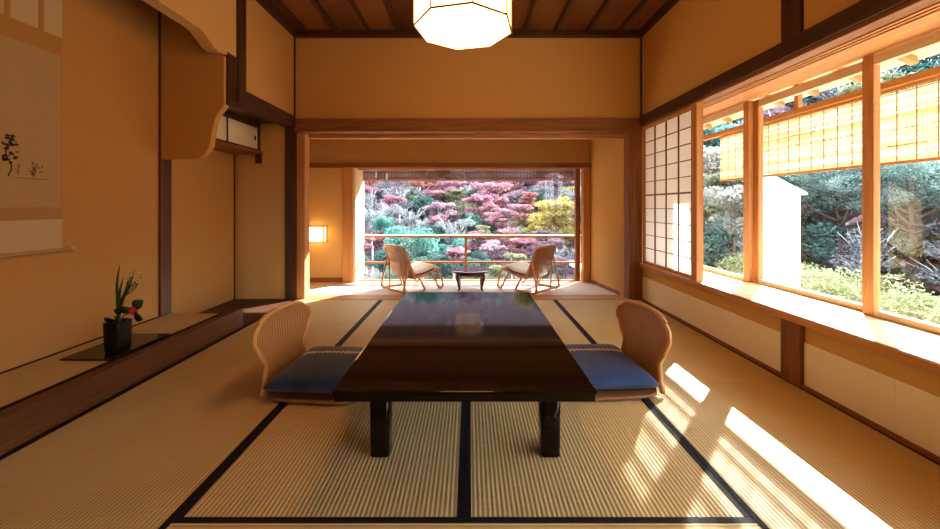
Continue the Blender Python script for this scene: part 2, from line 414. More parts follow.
# ------------------------------------------------------------------ room shell
def build_shell():
    # floors
    struct('floor', BX(-2.75, 2.0, -1.95, 4.30, -.30, -.056), M['browny'], 'wooden subfloor under the tatami mats', 'floor')
    vf = MB()
    y = 4.31
    while y < 5.08:
        vf.box(-2.7, 1.90, y+.0015, min(y+.098, 5.10), -.08, -.004); y += .0995
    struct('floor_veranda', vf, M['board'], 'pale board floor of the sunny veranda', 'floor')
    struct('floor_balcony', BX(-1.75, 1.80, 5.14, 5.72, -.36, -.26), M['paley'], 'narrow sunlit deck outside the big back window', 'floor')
    struct('trim_1', BX(-2.6, XR+.1, YB+.001, 4.305, -.07, .004), M['orangex'], 'wooden threshold between tatami and veranda', 'threshold', bevel=.003)
    # ceiling
    struct('ceiling', BX(-2.75, 2.05, -1.95, 4.22, 2.95, 3.02), M['ceil'], 'dark reddish cedar board ceiling', 'ceiling')
    n = 2
    b = MB()
    for k in range(-6, 7):
        xx = X0-.06+k*.34
        if XL+.05 < xx < XR-.05: b.box(xx-.017, xx+.017, -1.9, YB-.03, 2.913, 2.951)
    struct('trim_2', b, M['darky'], 'dark battens running along the cedar ceiling', 'ceiling battens', bevel=.004)
    struct('trim_3', BX(XL-.02, XR+.02, YB-.045, YB+.02, 2.884, 2.955), M['darkx'], 'dark cornice across the head of the far upper wall', 'cornice', bevel=.004)
    struct('trim_4', BX(XL-.02, XL+.045, -1.9, YB-.045, 2.884, 2.955), M['darky'], 'dark cornice above the alcove side', 'cornice', bevel=.004)
    struct('trim_5', BX(XR-.045, XR+.02, -1.9, YB-.045, 2.884, 2.955), M['darky'], 'dark cornice above the window side', 'cornice', bevel=.004)
    # far upper wall + lintel + pillars
    struct('wall_back', BX(XL-.7, XR+.1, YB+.01, YB+.11, 1.97, 2.95), M['plaster'], 'tan plaster wall above the wide opening', 'wall')
    struct('trim_6', BX(-1.915, 1.75, YB-.03, YB+.12, 1.845, 1.99), M['brownx'], 'broad brown lintel over the veranda opening', 'lintel', bevel=.005)
    struct('trim_7', BX(-1.82, 1.745, YB+.12, YB+.20, 1.80, 1.99), M['orangex'], 'honey coloured inner lintel track', 'lintel', bevel=.003)
    struct('trim_8', BX(-2.02, -1.915, YB-.02, YB+.12, 0, 2.0), M['darkz'], 'dark pillar between alcove and veranda opening', 'pillar', bevel=.006)
    struct('trim_9', BX(-1.915, -1.825, YB+.03, YB+.15, .004, 1.86), M['orangez'], 'honey coloured door jamb beside the dark pillar', 'jamb', bevel=.003)
    struct('trim_10', BX(1.745, XR, YB-.02, YB+.12, 0, 2.0), M['brownz'], 'brown pillar between veranda opening and paper screen', 'pillar', bevel=.006)
    struct('trim_11', BX(XL-.012, XL+.012, YB-.012, YB+.02, 1.99, 2.885), M['darkz'], 'thin dark corner strip above the alcove side pillar', 'corner strip')
    struct('trim_12', BX(XR-.012, XR+.012, YB-.012, YB+.02, 1.99, 2.885), M['darkz'], 'thin dark corner strip above the window side pillar', 'corner strip')
    # ---- right side
    struct('wall_right', BX(XR, XR+.1, -1.95, YB+.1, 1.98, 2.95), M['plaster'], 'tan plaster wall above the garden windows', 'wall')
    struct('wall_right_lower', BX(XR+.008, XR+.1, -1.95, YB+.1, -.05, .368), M['plaster_pale'], 'low plaster wall under the window ledge', 'wall')
    for a, c in ((2.235, 4.06), (.30, 2.10), (-1.9, .28)):
        w = MB(); n = max(1, round((c-a)/.46)); st = (c-a)/n
        for k in range(n): w.box(XR+.002, XR+.02, a+k*st+.0004, a+(k+1)*st-.0004, .02, .262)
        struct('wall_right_dado', w, M['wash'], 'pale paper dado panels low on the window wall', 'dado')
    struct('baseboard_right', BX(XR-.012, XR+.03, -1.9, YB-.02, -.01, .022), M['browny'], 'thin brown strip at the foot of the window wall', 'baseboard')
    struct('trim_13', BX(XR-.02, XR+.03, 2.10, 2.235, .0, .368), M['brownz'], 'short brown post under the window ledge', 'post', bevel=.004)
    struct('trim_14', BX(XR-.018, XR+.03, 2.10, 2.235, 2.0, 2.89), M['darkz'], 'dark short post above the garden windows', 'post', bevel=.004)
    struct('trim_15', BX(XR-.03, XR+.06, -1.9, YB-.02, 1.912, 2.012), M['darky'], 'dark horizontal rail over the garden windows', 'rail', bevel=.004)
    struct('trim_16', BX(XR-.012, XR+.075, -1.9, YB-.02, 1.888, 1.912), M['browny'], 'brown lintel lip under the dark rail', 'rail', bevel=.002)
    s = MB()
    for (a, c, z) in ((1.97, 1.985, 1.882), (2.005, 2.02, 1.882), (2.04, 2.055, 1.882)):
        s.box(a, c, -1.9, 4.06, z, 1.90)
    s.box(1.96, 2.30, -1.9, 4.06, 1.897, 1.93)
    struct('trim_17', s, M['orangey'], 'grooved honey coloured track board over the ledge', 'track board', bevel=.002)
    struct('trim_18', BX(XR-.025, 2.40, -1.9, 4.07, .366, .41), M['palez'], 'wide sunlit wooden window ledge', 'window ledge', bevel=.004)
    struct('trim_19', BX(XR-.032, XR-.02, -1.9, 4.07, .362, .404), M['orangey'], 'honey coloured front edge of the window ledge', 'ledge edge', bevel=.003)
    struct('wall_bay', BX(2.30, 2.40, -1.95, 4.2, 1.93, 2.6).box(2.30, 2.38, -1.95, 4.2, -1.2, .366),
           M['plaster'], 'outer wall of the window bay', 'wall')
    struct('wall_bay_end', BX(XR, 2.40, 4.07, 4.17, .3, 2.6), M['plaster'], 'end wall of the window bay', 'wall')
    # stile post by the shoji
    struct('trim_20', BX(XR-.022, XR+.035, 3.055, 3.135, .41, 1.89), M['orangez'], 'honey coloured post at the end of the paper screen', 'post', bevel=.003)
    # windows in the bay
    edges = [3.96, 3.036, 2.144, 1.25, .36, -.53, -1.42, -1.90]
    lab = ['garden window sash half hidden by the paper screen', 'wide garden window sash between two honey mullions',
           'garden window sash at the picture edge', 'garden window sash nearest the viewer', 'garden window sash just behind the viewer', 'garden window sash well behind the viewer', 'narrow end sash of the garden windows']
    for i in range(7):
        y1, y0 = edges[i], edges[i+1]
        xg = 2.30 if i % 2 == 0 else 2.345
        w = thing('window_%d' % (i+1), lab[i], 'window', (0, 0, 0)); w['kind'] = 'structure'
        fr = MB()
        fr.box(xg-.02, xg+.02, y0-.005, y0+.055, .41, 1.893)
        fr.box(xg-.02, xg+.02, y1-.05, y1+.01, .41, 1.893)
        obj('sash_stiles', fr, M['orangez'], w, bevel=.003)
        r = MB().box(xg-.018, xg+.018, y0+.05, y1-.045, .412, .446).box(xg-.018, xg+.018, y0+.05, y1-.045, 1.83, 1.89)
        obj('sash_rails', r, M['paley'], w, bevel=.002)
        obj('glass_pane', BX(xg-.002, xg+.002, y0+.05, y1-.045, .445, 1.835), M['glass'], w)
        if i == 1:
            obj('latch', MB().lathe([(.012, 0), (.014, .006), (.006, .02)], 12), M['metal'], w, loc=(xg-.02, y0+.025, .56), rot=(0, -PI/2, 0))
    # ---- left side: alcove and side niche
    struct('wall_left', BX(-2.55, -2.45, -1.95, 2.93, -.05, 2.95), M['plaster'], 'tan plaster wall at the back of the scroll alcove', 'wall')
    struct('wall_left_niche', BX(-2.70, -2.585, 2.93, YB+.1, -.05, 2.95), M['plaster'], 'plaster side wall of the niche beside the scroll alcove', 'wall')
    struct('wall_niche_back', BX(-2.60, -1.99, YB+.0, YB+.1, -.05, 1.98), M['plaster'], 'narrow plaster back wall of the niche', 'wall')
    struct('trim_21', BX(-2.50, -2.43, 2.92, 3.03, .0, 2.9), M['umberz'], 'dark brown wall post at the end of the scroll alcove', 'post', bevel=.005)
    struct('trim_22', BX(-2.592, -2.575, YB-.014, YB+.003, .0, 1.95), M['darkz'], 'thin dark strip in the niche corner', 'corner strip')
    # hanging upper wall on the alcove front, curved lower end
    def z_edge(y):
        if y < 2.64: return 2.305
        t = min(1, (y-2.64)/.22); t = t*t*(3-2*t)
        return 2.305-.085*t + (.03*max(0, (y-2.86)/.2) if y > 2.86 else 0)
    poly = [(-1.95, 2.95), (3.07, 2.95)]
    ys = [3.07-(3.07-2.55)*k/24 for k in range(25)]+[-1.95]
    poly += [(yy, z_edge(yy)) for yy in ys]
    struct('wall_left_upper', MB().prism(poly, 'x', XL-.10, XL), M['plaster_pale'], 'hanging upper wall over the alcove with a curved lower end', 'wall', bevel=.004)
    # wing wall between alcove and niche
    key = [(-1.956,1.83),(-1.990,1.79),(-2.027,1.726),(-2.057,1.595),(-2.075,1.503),(-2.124,1.433),(-2.188,1.407)]
    k = 2.925/2.955
    sm = [(p.x, p.z) for p in spline([(x*k, 0, EYE+(z-EYE)*k) for x, z in key], 5)]
    pts = [(-2.45, 2.95), (-2.45, sm[-1][1])]+list(reversed(sm))+[(-1.936, 2.22), (-2.04, 2.24), (-2.04, 2.95)]
    struct('wall_wing', MB().prism(pts, 'y', 2.925, 2.985), M['plaster'], 'plaster wing wall with a scooped lower corner', 'wall', bevel=.004)
    struct('trim_23', BX(XL-.11, XL+.012, 3.076, 3.19, 1.895, 2.9).box(XL-.09, XL+.006, 2.95, 3.19, 1.84, 2.26), M['darkz'], 'dark hanging post above the niche', 'post', bevel=.005)
    struct('wall_niche_upper', BX(XL-.1, XL, 3.19, YB+.05, 1.98, 2.95), M['plaster'], 'plaster panel above the niche opening', 'wall')
    struct('trim_24', BX(XL-.11, XL+.03, 3.06, YB-.02, 1.90, 2.01), M['darky'], 'dark rail over the niche opening', 'rail', bevel=.004)
    struct('ceiling_niche', BX(-2.6, XL-.1, 3.03, YB+.02, 1.94, 1.98), M['darky'], 'dark boards closing the niche above the cupboard', 'ceiling')
    # alcove step + tatami
    struct('trim_25', BX(XL-.07, XL, -1.9, 3.16, .004, .163), M['umbery'], 'wide brown front beam of the raised alcove', 'alcove beam', bevel=.006)
    struct('floor_alcove', BX(-2.45, XL-.07, -1.9, 3.02, -.05, .110), M['browny'], 'base of the raised alcove', 'floor')
    struct('floor_niche', BX(-2.59, XL-.001, 3.162, YB, -.05, .012).box(-2.59, XL-.07, 3.03, 3.162, -.05, .012), M['darky'], 'dark wooden board floor of the niche', 'floor')
    # rear wall
    struct('wall_rear', BX(-2.75, 2.5, -2.05, -1.95, -.1, 2.98), M['plaster'], 'plaster wall behind the viewer', 'wall')
    # ---- veranda
    y = 5.05
    struct('ceiling_veranda', BX(-2.75, 1.95, YB+.12, 5.3, 2.0, 2.06), M['brownx'], 'brown boards over the veranda', 'ceiling')
    struct('wall_veranda_upper', BX(-2.75, 1.75, y, y+.09, 1.60, 2.0), M['plaster'], 'tan plaster strip over the big back window', 'wall')
    struct('trim_26', BX(-2.7, 1.66, y-.02, y+.08, 1.552, 1.615), M['brownx'], 'brown header over the big back window', 'header', bevel=.003)
    struct('wall_veranda_left', BX(-2.75, -1.70, y+.01, y+.09, -.05, 1.56), M['plaster_pale'], 'plaster panel carrying the wall lamp', 'wall')
    struct('wall_veranda_side', BX(-2.80, -2.70, YB+.1, y+.09, -.05, 2.05), M['plaster'], 'end wall of the veranda', 'wall')
    struct('baseboard_veranda', BX(-2.7, -1.71, y-.008, y+.012, -.004, .055), M['brownx'], 'brown baseboard under the wall lamp', 'baseboard')
    struct('trim_27', BX(-1.715, -1.585, y-.03, y+.10, -.004, 1.56), M['orangez'], 'honey post on the lamp side of the big back window', 'post', bevel=.004)
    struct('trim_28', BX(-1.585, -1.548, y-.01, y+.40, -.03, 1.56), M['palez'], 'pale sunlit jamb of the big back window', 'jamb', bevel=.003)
    struct('trim_29', BX(1.545, 1.64, y-.02, y+.09, -.004, 1.56), M['orangez'], 'honey post on the far side of the big back window', 'post', bevel=.004)
    struct('trim_30', BX(1.475, 1.535, y+.09, y+.17, -.03, 1.56), M['brownz'], 'slim brown frame stile at the end of the big back window', 'stile', bevel=.003)
    # splayed right wall of the veranda
    w = MB(); w.prism([(1.765, YB+.1), (1.645, 5.06), (1.76, 5.06), (1.9, YB+.1)], 'z', -.05, 2.0)
    struct('wall_veranda_right', w, M['plaster'], 'bare plaster end wall of the veranda', 'wall')
    w = MB(); w.prism([(1.752, YB+.2), (1.632, 5.05), (1.645, 5.05), (1.765, YB+.2)], 'z', -.004, .04)
    struct('baseboard_veranda_right', w, M['brownx'], 'brown baseboard on the bare veranda end wall', 'baseboard')
    # back window: one large pane between slim frames
    bw = thing('window_8', 'big clear back window facing the autumn trees', 'window'); bw['kind'] = 'structure'
    obj('window_frame', MB().box(-1.548, 1.48, y+.10, y+.16, -.03, .006).box(-1.548, 1.48, y+.10, y+.16, 1.535, 1.56), M['orangex'], bw)
    obj('glass_pane', BX(-1.545, 1.475, y+.126, y+.13, .006, 1.535), M['glass'], bw)
    # exterior upper wall / eave of the back window
    struct('wall_outer', BX(-2.9, 2.5, y+.09, y+.19, 1.56, 3.1), M['plaster'], 'outer wall over the big back window', 'wall')
    struct('wall_outer_end', BX(1.64, 2.5, y+.0, y+.19, -1.2, 1.6).box(-2.9, -1.6, y+.09, y+.19, -1.2, 1.6), M['plaster'], 'outer wall beside the big back window', 'wall')
    struct('roof', BX(-2.9, 2.45, -2.1, 5.25, 3.06, 3.18), M['rooftile'], 'roof over the room', 'roof')
build_shell()

struct('roof_back_eave', BX(-2.9, 2.3, 5.24, 6.25, 2.0, 2.06), M['brownx'], 'boarded eave above the balcony', 'eave')
# ------------------------------------------------------------------ eave outside the garden windows
def eave():
    e = MB(); e.prism([(2.40, 2.36), (3.10, 2.04), (3.10, 2.06), (2.40, 2.40)], 'y', -1.6, 5.2)
    struct('roof_eave', e, M['paley'], 'boarded underside of the eave outside the garden windows', 'eave')
    k = 0; yy = -1.4; first = None
    while yy < 5.1:
        r = MB(); r.prism([(2.40, 2.315), (3.07, 2.01), (3.07, 2.045), (2.40, 2.36)], 'y', -.024, .024)
        if first is None: first = r.mesh('eave_rafter', M['orangex'])
        o = bpy.data.objects.new('eave_rafter', first); C.objects.link(o); o.location = (0, yy, 0)
        o['kind'] = 'structure'; tag(o, 'honey coloured rafter under the eave outside the garden windows', 'rafter', 'rafters under the eave')
        yy += .36
    struct('beam_eave', BX(2.85, 2.91, -1.5, 5.2, 1.835, 1.885), M['orangey'], 'long beam carrying the bamboo blinds outside', 'beam', bevel=.004)
    for yy in (-.9, .6, 3.25, 4.9):
        o = struct('eave_hanger', BX(2.86, 2.90, yy-.02, yy+.02, 1.88, 2.14), M['orangez'], 'short strut holding the outside beam under the eave', 'strut')
        o['group'] = 'struts under the eave'
eave()

def reed_blind(name, label, a, b, zb, zt, along, pos, mt='reed', ms='string2', pitch=.115):
    """blind hanging in the plane x=pos (along 'y') or y=pos (along 'x')"""
    rnd = random.Random(hash(name+str(a)) & 255 if False else int(abs(a*100)))
    t = thing(name, label, 'blind', (pos, (a+b)/2, zb) if along == 'y' else ((a+b)/2, pos, zb))
    h = (b-a)/2
    m = MB(); z = .012
    H = zt-zb
    while z < H-.01:
        w = rnd.uniform(.0052, .0072); d = rnd.uniform(-.001, .001)
        if along == 'y': m.box(-.0012+d, .0012+d, -h, h, z, z+w)
        else: m.box(-h, h, -.0012+d, .0012+d, z, z+w)
        z += w+(rnd.uniform(.0012, .0028) if rnd.random() < .85 else .006)
    obj('reed_slats', m, M[mt], t)
    s = MB(); n = max(2, round((b-a)/pitch))
    for k in range(n+1):
        q = -h+.02+(b-a-.04)*k/n
        if along == 'y': s.box(-.003, .003, q-.0022, q+.0022, 0, H)
        else: s.box(q-.0022, q+.0022, -.003, .003, 0, H)
    obj('binding_strings', s, M[ms], t)
    r = MB()
    if along == 'y': r.box(-.007, .007, -h, h, -.004, .016).box(-.008, .008, -h, h, H-.012, H+.012)
    else: r.box(-h, h, -.007, .007, -.004, .016).box(-h, h, -.008, .008, H-.012, H+.012)
    obj('end_bars', r, M['orange'+along], t)
    return t
reed_blind('bamboo_blind', 'sunlit bamboo blind outside the garden windows, the stretch ending near the paper screen', 2.66, 4.26, 1.318, 1.825, 'y', 2.88)
reed_blind('bamboo_blind', 'sunlit bamboo blind outside the garden windows, the stretch running on past the picture edge', .70, 2.63, 1.318, 1.825, 'y', 2.88)
reed_blind('bamboo_blind', 'low strip of bamboo blind across the top of the big back window', -1.60, 1.60, 1.405, 1.70, 'x', 5.40, 'reed_brown', 'string', .05)

# ------------------------------------------------------------------ tatami
def tatami():
    def mat(cx, cy, w, l, rot, label, bands=(-1, 1), z=0.0):
        t = thing('tatami_mat', label, 'tatami mat', (cx, cy, z-.055), rot, None)
        obj('rush_surface', BX(-w/2+.001, w/2-.001, -l/2+.001, l/2-.001, 0, .055), M['tatami'], t)
        for s in bands:
            e = s*(w/2-.001); i = s*(w/2-.024)
            obj('edge_band', BX(min(e, i), max(e, i), -l/2+.001, l/2-.001, .001, .0562), M['heri'], t)
        return t
    W, Ln = .955, 1.908
    y1, y2, y3 = 1.232, 3.14, YB
    mat(X0-W/2, (y1+y2)/2, W, Ln, 0, 'full tatami mat under the left half of the low table')
    mat(X0+W/2, (y1+y2)/2, W, Ln, 0, 'full tatami mat under the right half of the low table')
    mat(X0-W/2, (y2+y3)/2, W, y3-y2, 0, 'half tatami mat beyond the table on the alcove side of the veranda step')
    mat(X0+W/2, (y2+y3)/2, W, y3-y2, 0, 'half tatami mat beyond the table on the window side of the veranda step')
    mat(X0, y1-W/2, W, Ln, PI/2, 'crosswise tatami mat in front of the table at the picture bottom')
    mat(X0, y1-1.5*W, W, Ln, PI/2, 'crosswise tatami mat behind the viewer, out of the picture')
    mat(X0, y1-2.5*W, W, Ln, PI/2, 'rearmost crosswise tatami mat along the rear wall')
    ym = (y3-.0)/2
    for s, nmx in ((-1, 'alcove'), (1, 'window')):
        cx = X0+s*W*1.5
        for a, b, q in ((2.17, YB, 'far'), (.26, 2.17, 'near'), (-1.65, .26, 'rear')):
            mat(cx, (a+b)/2, W, b-a, 0, {'far': 'tatami mat along the %s side next to the veranda threshold', 'near': 'tatami mat along the %s side in the nearer half of the room', 'rear': 'tatami mat along the %s side behind the viewer'}[q] % nmx)
    # alcove matting
    t = thing('alcove_tatami', 'narrow tatami strip on the raised scroll alcove', 'tatami mat', (-2.224, .56, .11))
    obj('rush_surface', BX(-.221, .221, -2.44, 2.44, 0, .054), M['tatami'], t)
    obj('edge_band', BX(-.222, -.196, -2.44, 2.44, .001, .0553), M['heri'], t)
    obj('edge_band', BX(.204, .222, -2.44, 2.44, .001, .0553), M['heri'], t)
tatami()

# ------------------------------------------------------------------ low table
def low_table():
    t = thing('low_table', 'large low black lacquered table in the middle of the tatami', 'table', (-.018, 2.155, 0))
    hw, hl, ht = .490, .79, .35
    m = MB().box(-hw, hw, -hl, hl, ht-.012, ht)
    obj('tabletop', m, M['lacq'], t, bevel=.004)
    a = MB().box(-hw+.006, hw-.006, -hl+.006, hl-.006, ht-.042, ht-.0115)
    obj('apron', a, M['lacq'], t, bevel=.003)
    for sx in (-1, 1):
        for sy in (-1, 1):
            c = MB(); cx, cy = sx*(hw-.137), sy*(hl-.195)
            pr = [(.037, 0), (.0395, .004), (.040, .10), (.041, .309)]
            c.lathe(pr, 32, (cx, cy, 0.0), square=5)
            obj('leg', c, M['lacq'], t)
    return t
low_table()

# ------------------------------------------------------------------ legless rattan chairs + cushions
def legless_chair():
    t = thing('legless_chair', 'legless rattan backed floor chair at the alcove side of the low table', 'floor chair', (0,0,0), 0, 'legless chairs at the low table')
    def edge(v):      # half width of the back at height fraction v (0..1), top rounded
        pts = [(0, .235), (.15, .205), (.36, .190), (.55, .242), (.72, .282), (.83, .272), (.92, .215), (1.0, 0.0)]
        for (a, wa), (b, wb) in zip(pts, pts[1:]):
            if v <= b:
                q = (v-a)/(b-a)
                if b == 1.0: return wa*math.sqrt(max(0, 1-q*q))
                q = q*q*(3-2*q)
                return wa+(wb-wa)*q
        return 0
    H = .405
    def P(u, v, dx=0):
        y = (2*u-1)*edge(v)
        x = -.052-.045*v**1.2+.36*y*y*(.5+.5*v) - .012*(1-v)**2
        return (x+dx, y, .02+H*v)
    def fn(u, v):
        vv = .03+.968*v**.9
        return P(u, vv)
    obj('rattan_back', MB().surf(fn, 40, 40), M['rattan'], t, solid=.007)
    vs = [.92+.08*math.sin(k/18*PI/2) for k in range(1, 19)]
    rim = [P(0, v) for v in [.0+.92*k/22 for k in range(23)]+vs]
    rim += [P(1, v) for v in list(reversed(vs[:-1]))+[.92-.92*k/22 for k in range(23)]]
    obj('rattan_rim', MB().tube(rim, .013, 10), M['cane'], t)
    # bent seat board with a rattan edge
    s = MB()
    def so(r):
        o = []
        for k in range(40):
            a = 2*PI*k/40; c, sn = math.cos(a), math.sin(a); q = (abs(c)**5+abs(sn)**5)**(-1/5)
            o.append((.225+.272*r*c*q, .25*r*sn*q))
        return o
    s.prism(so(1), 'z', .008, .024)
    obj('seat_board', s, M['ply'], t, bevel=.004)
    e = [(x, y, .016) for x, y in so(1.02)]
    obj('seat_rim', MB().tube(e, .010, 8, closed=True), M['ply'], t)
    return t
def floor_cushion(name, label, loc, rz):
    mb = MB(); n = 36; a = .27
    def top(u, v, sgn):
        x, y = 2*u-1, 2*v-1
        q = (1-x**6)*(1-y**6)
        e = 1-.035*(1-x*x)*(y*y)*1.0; f = 1-.035*(1-y*y)*(x*x)
        h = .046*max(0, q)**.36*(1+.22*math.cos(x*1.5)*math.cos(y*1.5))
        return (x*a*f, y*a*e, .050+sgn*(h if sgn > 0 else h*.82))
    mb.surf(lambda u, v: top(u, v, 1), n, n)
    mb.surf(lambda u, v: top(u, 1-v, -1), n, n)
    o = obj(name, mb, M['cush'], None, loc, (0, 0, rz))
    return tag(o, label, 'cushion', 'floor cushions at the low table')
lc = legless_chair(); lc.location = (-1.033, 2.20, 0); lc.rotation_euler = (0, 0, math.radians(-5))
dup(lc, (.972, 2.235, 0), PI+math.radians(5), 'legless rattan backed floor chair at the window side of the low table')
floor_cushion('floor_cushion', 'dark indigo tie-dyed cushion on the alcove side floor chair', (-.80, 2.195, .026), math.radians(-3))
floor_cushion('floor_cushion', 'blue indigo tie-dyed cushion on the window side floor chair', (.735, 2.235, .026), math.radians(3))

# ------------------------------------------------------------------ veranda furniture
def lounge():
    t = thing('rattan_lounge_chair', 'low orange rattan lounge chair on the lamp side of the veranda', 'chair', (0,0,0), 0, 'rattan lounge chairs on the veranda')
    hw = .235
    def B(u, v):          # reclined back, slightly dished, rounded head
        x = (2*u-1)*hw*(1-.05*v)
        y = -.105-.14*v-.03*(1-(2*u-1)**2)
        z = .17+.385*v-.02*(abs(2*u-1)**3)*v
        return (x, y, z)
    obj('woven_back', MB().surf(B, 20, 20), M['rattan2'], t, solid=.014)
    rim = [B(0, k/10) for k in range(11)]+[B(k/10, 1) for k in range(1, 10)]+[B(1, 1-k/10) for k in range(11)]
    obj('back_rim', MB().tube(rim, .014, 8), M['cane_dk'], t)
    def S(u, v):
        return ((2*u-1)*hw, -.11+.36*v, .185+.075*v-.02*math.sin(PI*v))
    obj('woven_seat', MB().surf(S, 12, 14), M['rattan2'], t, solid=.012)
    obj('seat_frame', MB().tube([S(0, k/8) for k in range(9)]+[S(k/6, 1) for k in range(1, 6)]+[S(1, 1-k/8) for k in range(9)], .014, 8), M['cane_dk'], t)
    pad = MB()
    def pf(u, v, s):
        x, y = 2*u-1, 2*v-1
        q = max(0, (1-x**8)*(1-y**8))**.5
        b = S(.5+.46*x, .5+.46*y)
        return (b[0], b[1], b[2]+.034+s*.026*q)
    pad.surf(lambda u, v: pf(u, v, 1), 16, 16); pad.surf(lambda u, v: pf(u, 1-v, -1), 16, 16)
    obj('seat_pad', pad, M['cream'], t)
    for s in (-1, 1):
        x = s*(hw+.014)
        loop = spline([(x, -.19, .40), (x, -.225, .26), (x*1.02, -.265, .09), (x*1.02, -.265, .032), (x*1.02, -.235, .013), (x*1.02, -.14, .013), (x*1.02, .0, .013), (x*1.02, .02, .04), (x, -.05, .17), (x, -.09, .20)])
        obj('rear_leg_loop', MB().tube(loop, .013, 8), M['cane_dk'], t)
        f = spline([(x, .235, .255), (x, .275, .16), (x*1.02, .305, .05), (x*1.02, .29, .016), (x*1.02, .265, .013), (x*1.02, .24, .03), (x, .18, .14), (x, .12, .225)])
        obj('front_leg_loop', MB().tube(f, .013, 8), M['cane_dk'], t)
        obj('rear_strut', MB().tube([(s*.13, -.24, .36), (s*.15, -.22, .2), (s*.17, -.20, .013)], .011, 8), M['cane_dk'], t)
    obj('floor_stretcher', MB().tube([(-hw, -.235, .013), (hw, -.235, .013)], .010, 8), M['cane_dk'], t)
    return t
ch = lounge(); ch.location = (-.735, 4.67, -.004); ch.rotation_euler = (0, 0, math.radians(-47))
dup(ch, (.755, 4.67, -.004), math.radians(47), 'low orange rattan lounge chair on the window wall side of the veranda')
def side_table():
    t = thing('side_table', 'small dark rosewood side table with curved legs between the lounge chairs', 'table', (.012, 4.66, -.004))
    obj('tabletop', MB().lathe([(.215, .216), (.245, .222), (.248, .232), (.243, .240), (.18, .242)], 36), M['rosewood'], t)
    obj('apron', MB().lathe([(.18, .180), (.20, .186), (.205, .217)], 28), M['rosewood'], t)
    for k in range(4):
        a = PI/4+k*PI/2; c, s = math.cos(a), math.sin(a)
        p = spline([(.19*c, .19*s, .215), (.225*c, .225*s, .165), (.205*c, .205*s, .09), (.19*c, .19*s, .03), (.212*c, .212*s, .012)], 5)
        n = len(p)
        obj('leg', MB().tube(p, [.026-.013*min(1, i/(n*.75)) for i in range(n)], 8), M['rosewood'], t)
side_table()

def railing():
    t = thing('balcony_railing', 'low wooden balcony railing outside the big back window', 'railing', (0, 5.64, -.26))
    obj('top_rail', BX(-1.72, 1.72, -.05, .05, .815, .842), M['brownx'], t, bevel=.004)
    obj('rail_sun_strip', BX(-1.72, 1.72, -.06, .06, .8422, .8542), M['palex'], t, bevel=.002)  # pale strip paints the sunlit top edge of the rail
    obj('lower_rail', BX(-1.72, 1.72, -.025, .025, .425, .452), M['brownx'], t, bevel=.003)
    obj('post', BX(-.075, -.035, -.022, .022, 0, .816), M['brownz'], t, bevel=.003)
    for s in (-1, 1): obj('post', BX(s*1.66-.022, s*1.66+.022, -.022, .022, 0, .816), M['palez'], t, bevel=.003)
railing()

# ------------------------------------------------------------------ lamps
def pendant():
    cx, cy, zb, R, h = -.035, 2.20, 2.077, .294, .34
    t = thing('pendant_lamp', 'white octagonal paper pendant lamp with thin wooden frame over the table', 'lamp', (cx, cy, zb), math.radians(9.6))
    ang = [PI/2+k*PI/4 for k in range(8)]
    P = [(R*math.cos(a), R*math.sin(a)) for a in ang]
    s = MB(); s.prism([(x*.985, y*.985) for x, y in P], 'z', .004, h)
    obj('paper_shade', s, M['lampglow'], t)
    f = MB()
    for i in range(8):
        a, b = P[i], P[(i+1) % 8]
        f.tube([(a[0], a[1], .004), (b[0], b[1], .004)], .0058, 6)
        f.tube([(a[0], a[1], h), (b[0], b[1], h)], .0045, 6)
        f.tube([(a[0], a[1], .004), (a[0], a[1], h)], .005, 6)
    obj('wooden_frame', f, M['brownz'], t)
    obj('lid', MB().lathe([(R*.93, h+.001), (R*.93, h+.012), (.03, h+.02)], 8), M['brownx'], t)
    obj('cord', MB().tube([(0,0,h+.01), (0,0,2.913-zb)], .005, 8), M['string'], t)
    obj('ceiling_rose', MB().lathe([(.055, 2.845-zb), (.05, 2.875-zb), (.045, 2.913-zb)], 20), M['darkx'], t)
pendant()
def wall_lamp():
    t = thing('wall_lamp', 'small glowing box lamp low on the veranda wall', 'lamp', (-2.075, 5.06, .545))
    obj('glowing_shade', BX(-.128, .118, -.115, -.012, .008, .208), M['sconceglow'], t)
    f = MB()
    for x in (-.135, .118): 
        for y in (-.124, -.014): f.box(x, x+.016, y, y+.014, 0, .218)
    for z in (0, .207):
        for y in (-.124, -.014): f.box(-.135, .134, y, y+.014, z, z+.011)
        for x in (-.135, .118): f.box(x, x+.016, -.124, 0, z, z+.011)
    obj('wooden_frame', f, M['orangex'], t)
wall_lamp()

# ------------------------------------------------------------------ shoji
def shoji():
    t = thing('shoji_screen', 'white paper sliding screen with wooden lattice at the end of the garden windows', 'sliding screen', (XR+.012, 3.595, .411))
    y0, y1, z0, z1 = -.455, .445, .03, 1.445
    f = MB().box(-.014, .014, y0-.005, y0+.022, 0, 1.478).box(-.014, .014, y1-.022, y1+.005, 0, 1.478)
    f.box(-.014, .014, y0, y1, 0, z0).box(-.014, .014, y0, y1, z1, 1.478)
    obj('screen_frame', f, M['orangez'], t, bevel=.002)
    g = MB(); a, b = y0+.022, y1-.022
    for k in range(1, 4):
        q = a+(b-a)*k/4; g.box(-.008, .004, q-.0045, q+.0045, z0, z1)
    for k in range(1, 10):
        q = z0+(z1-z0)*k/10; w = .008 if k == 5 else .0035
        g.box(-.008, .004, a, b, q-w, q+w)
    obj('lattice', g, M['browny'], t)
    obj('paper', BX(.004, .0055, a, b, z0, z1), M['shoji'], t)
shoji()

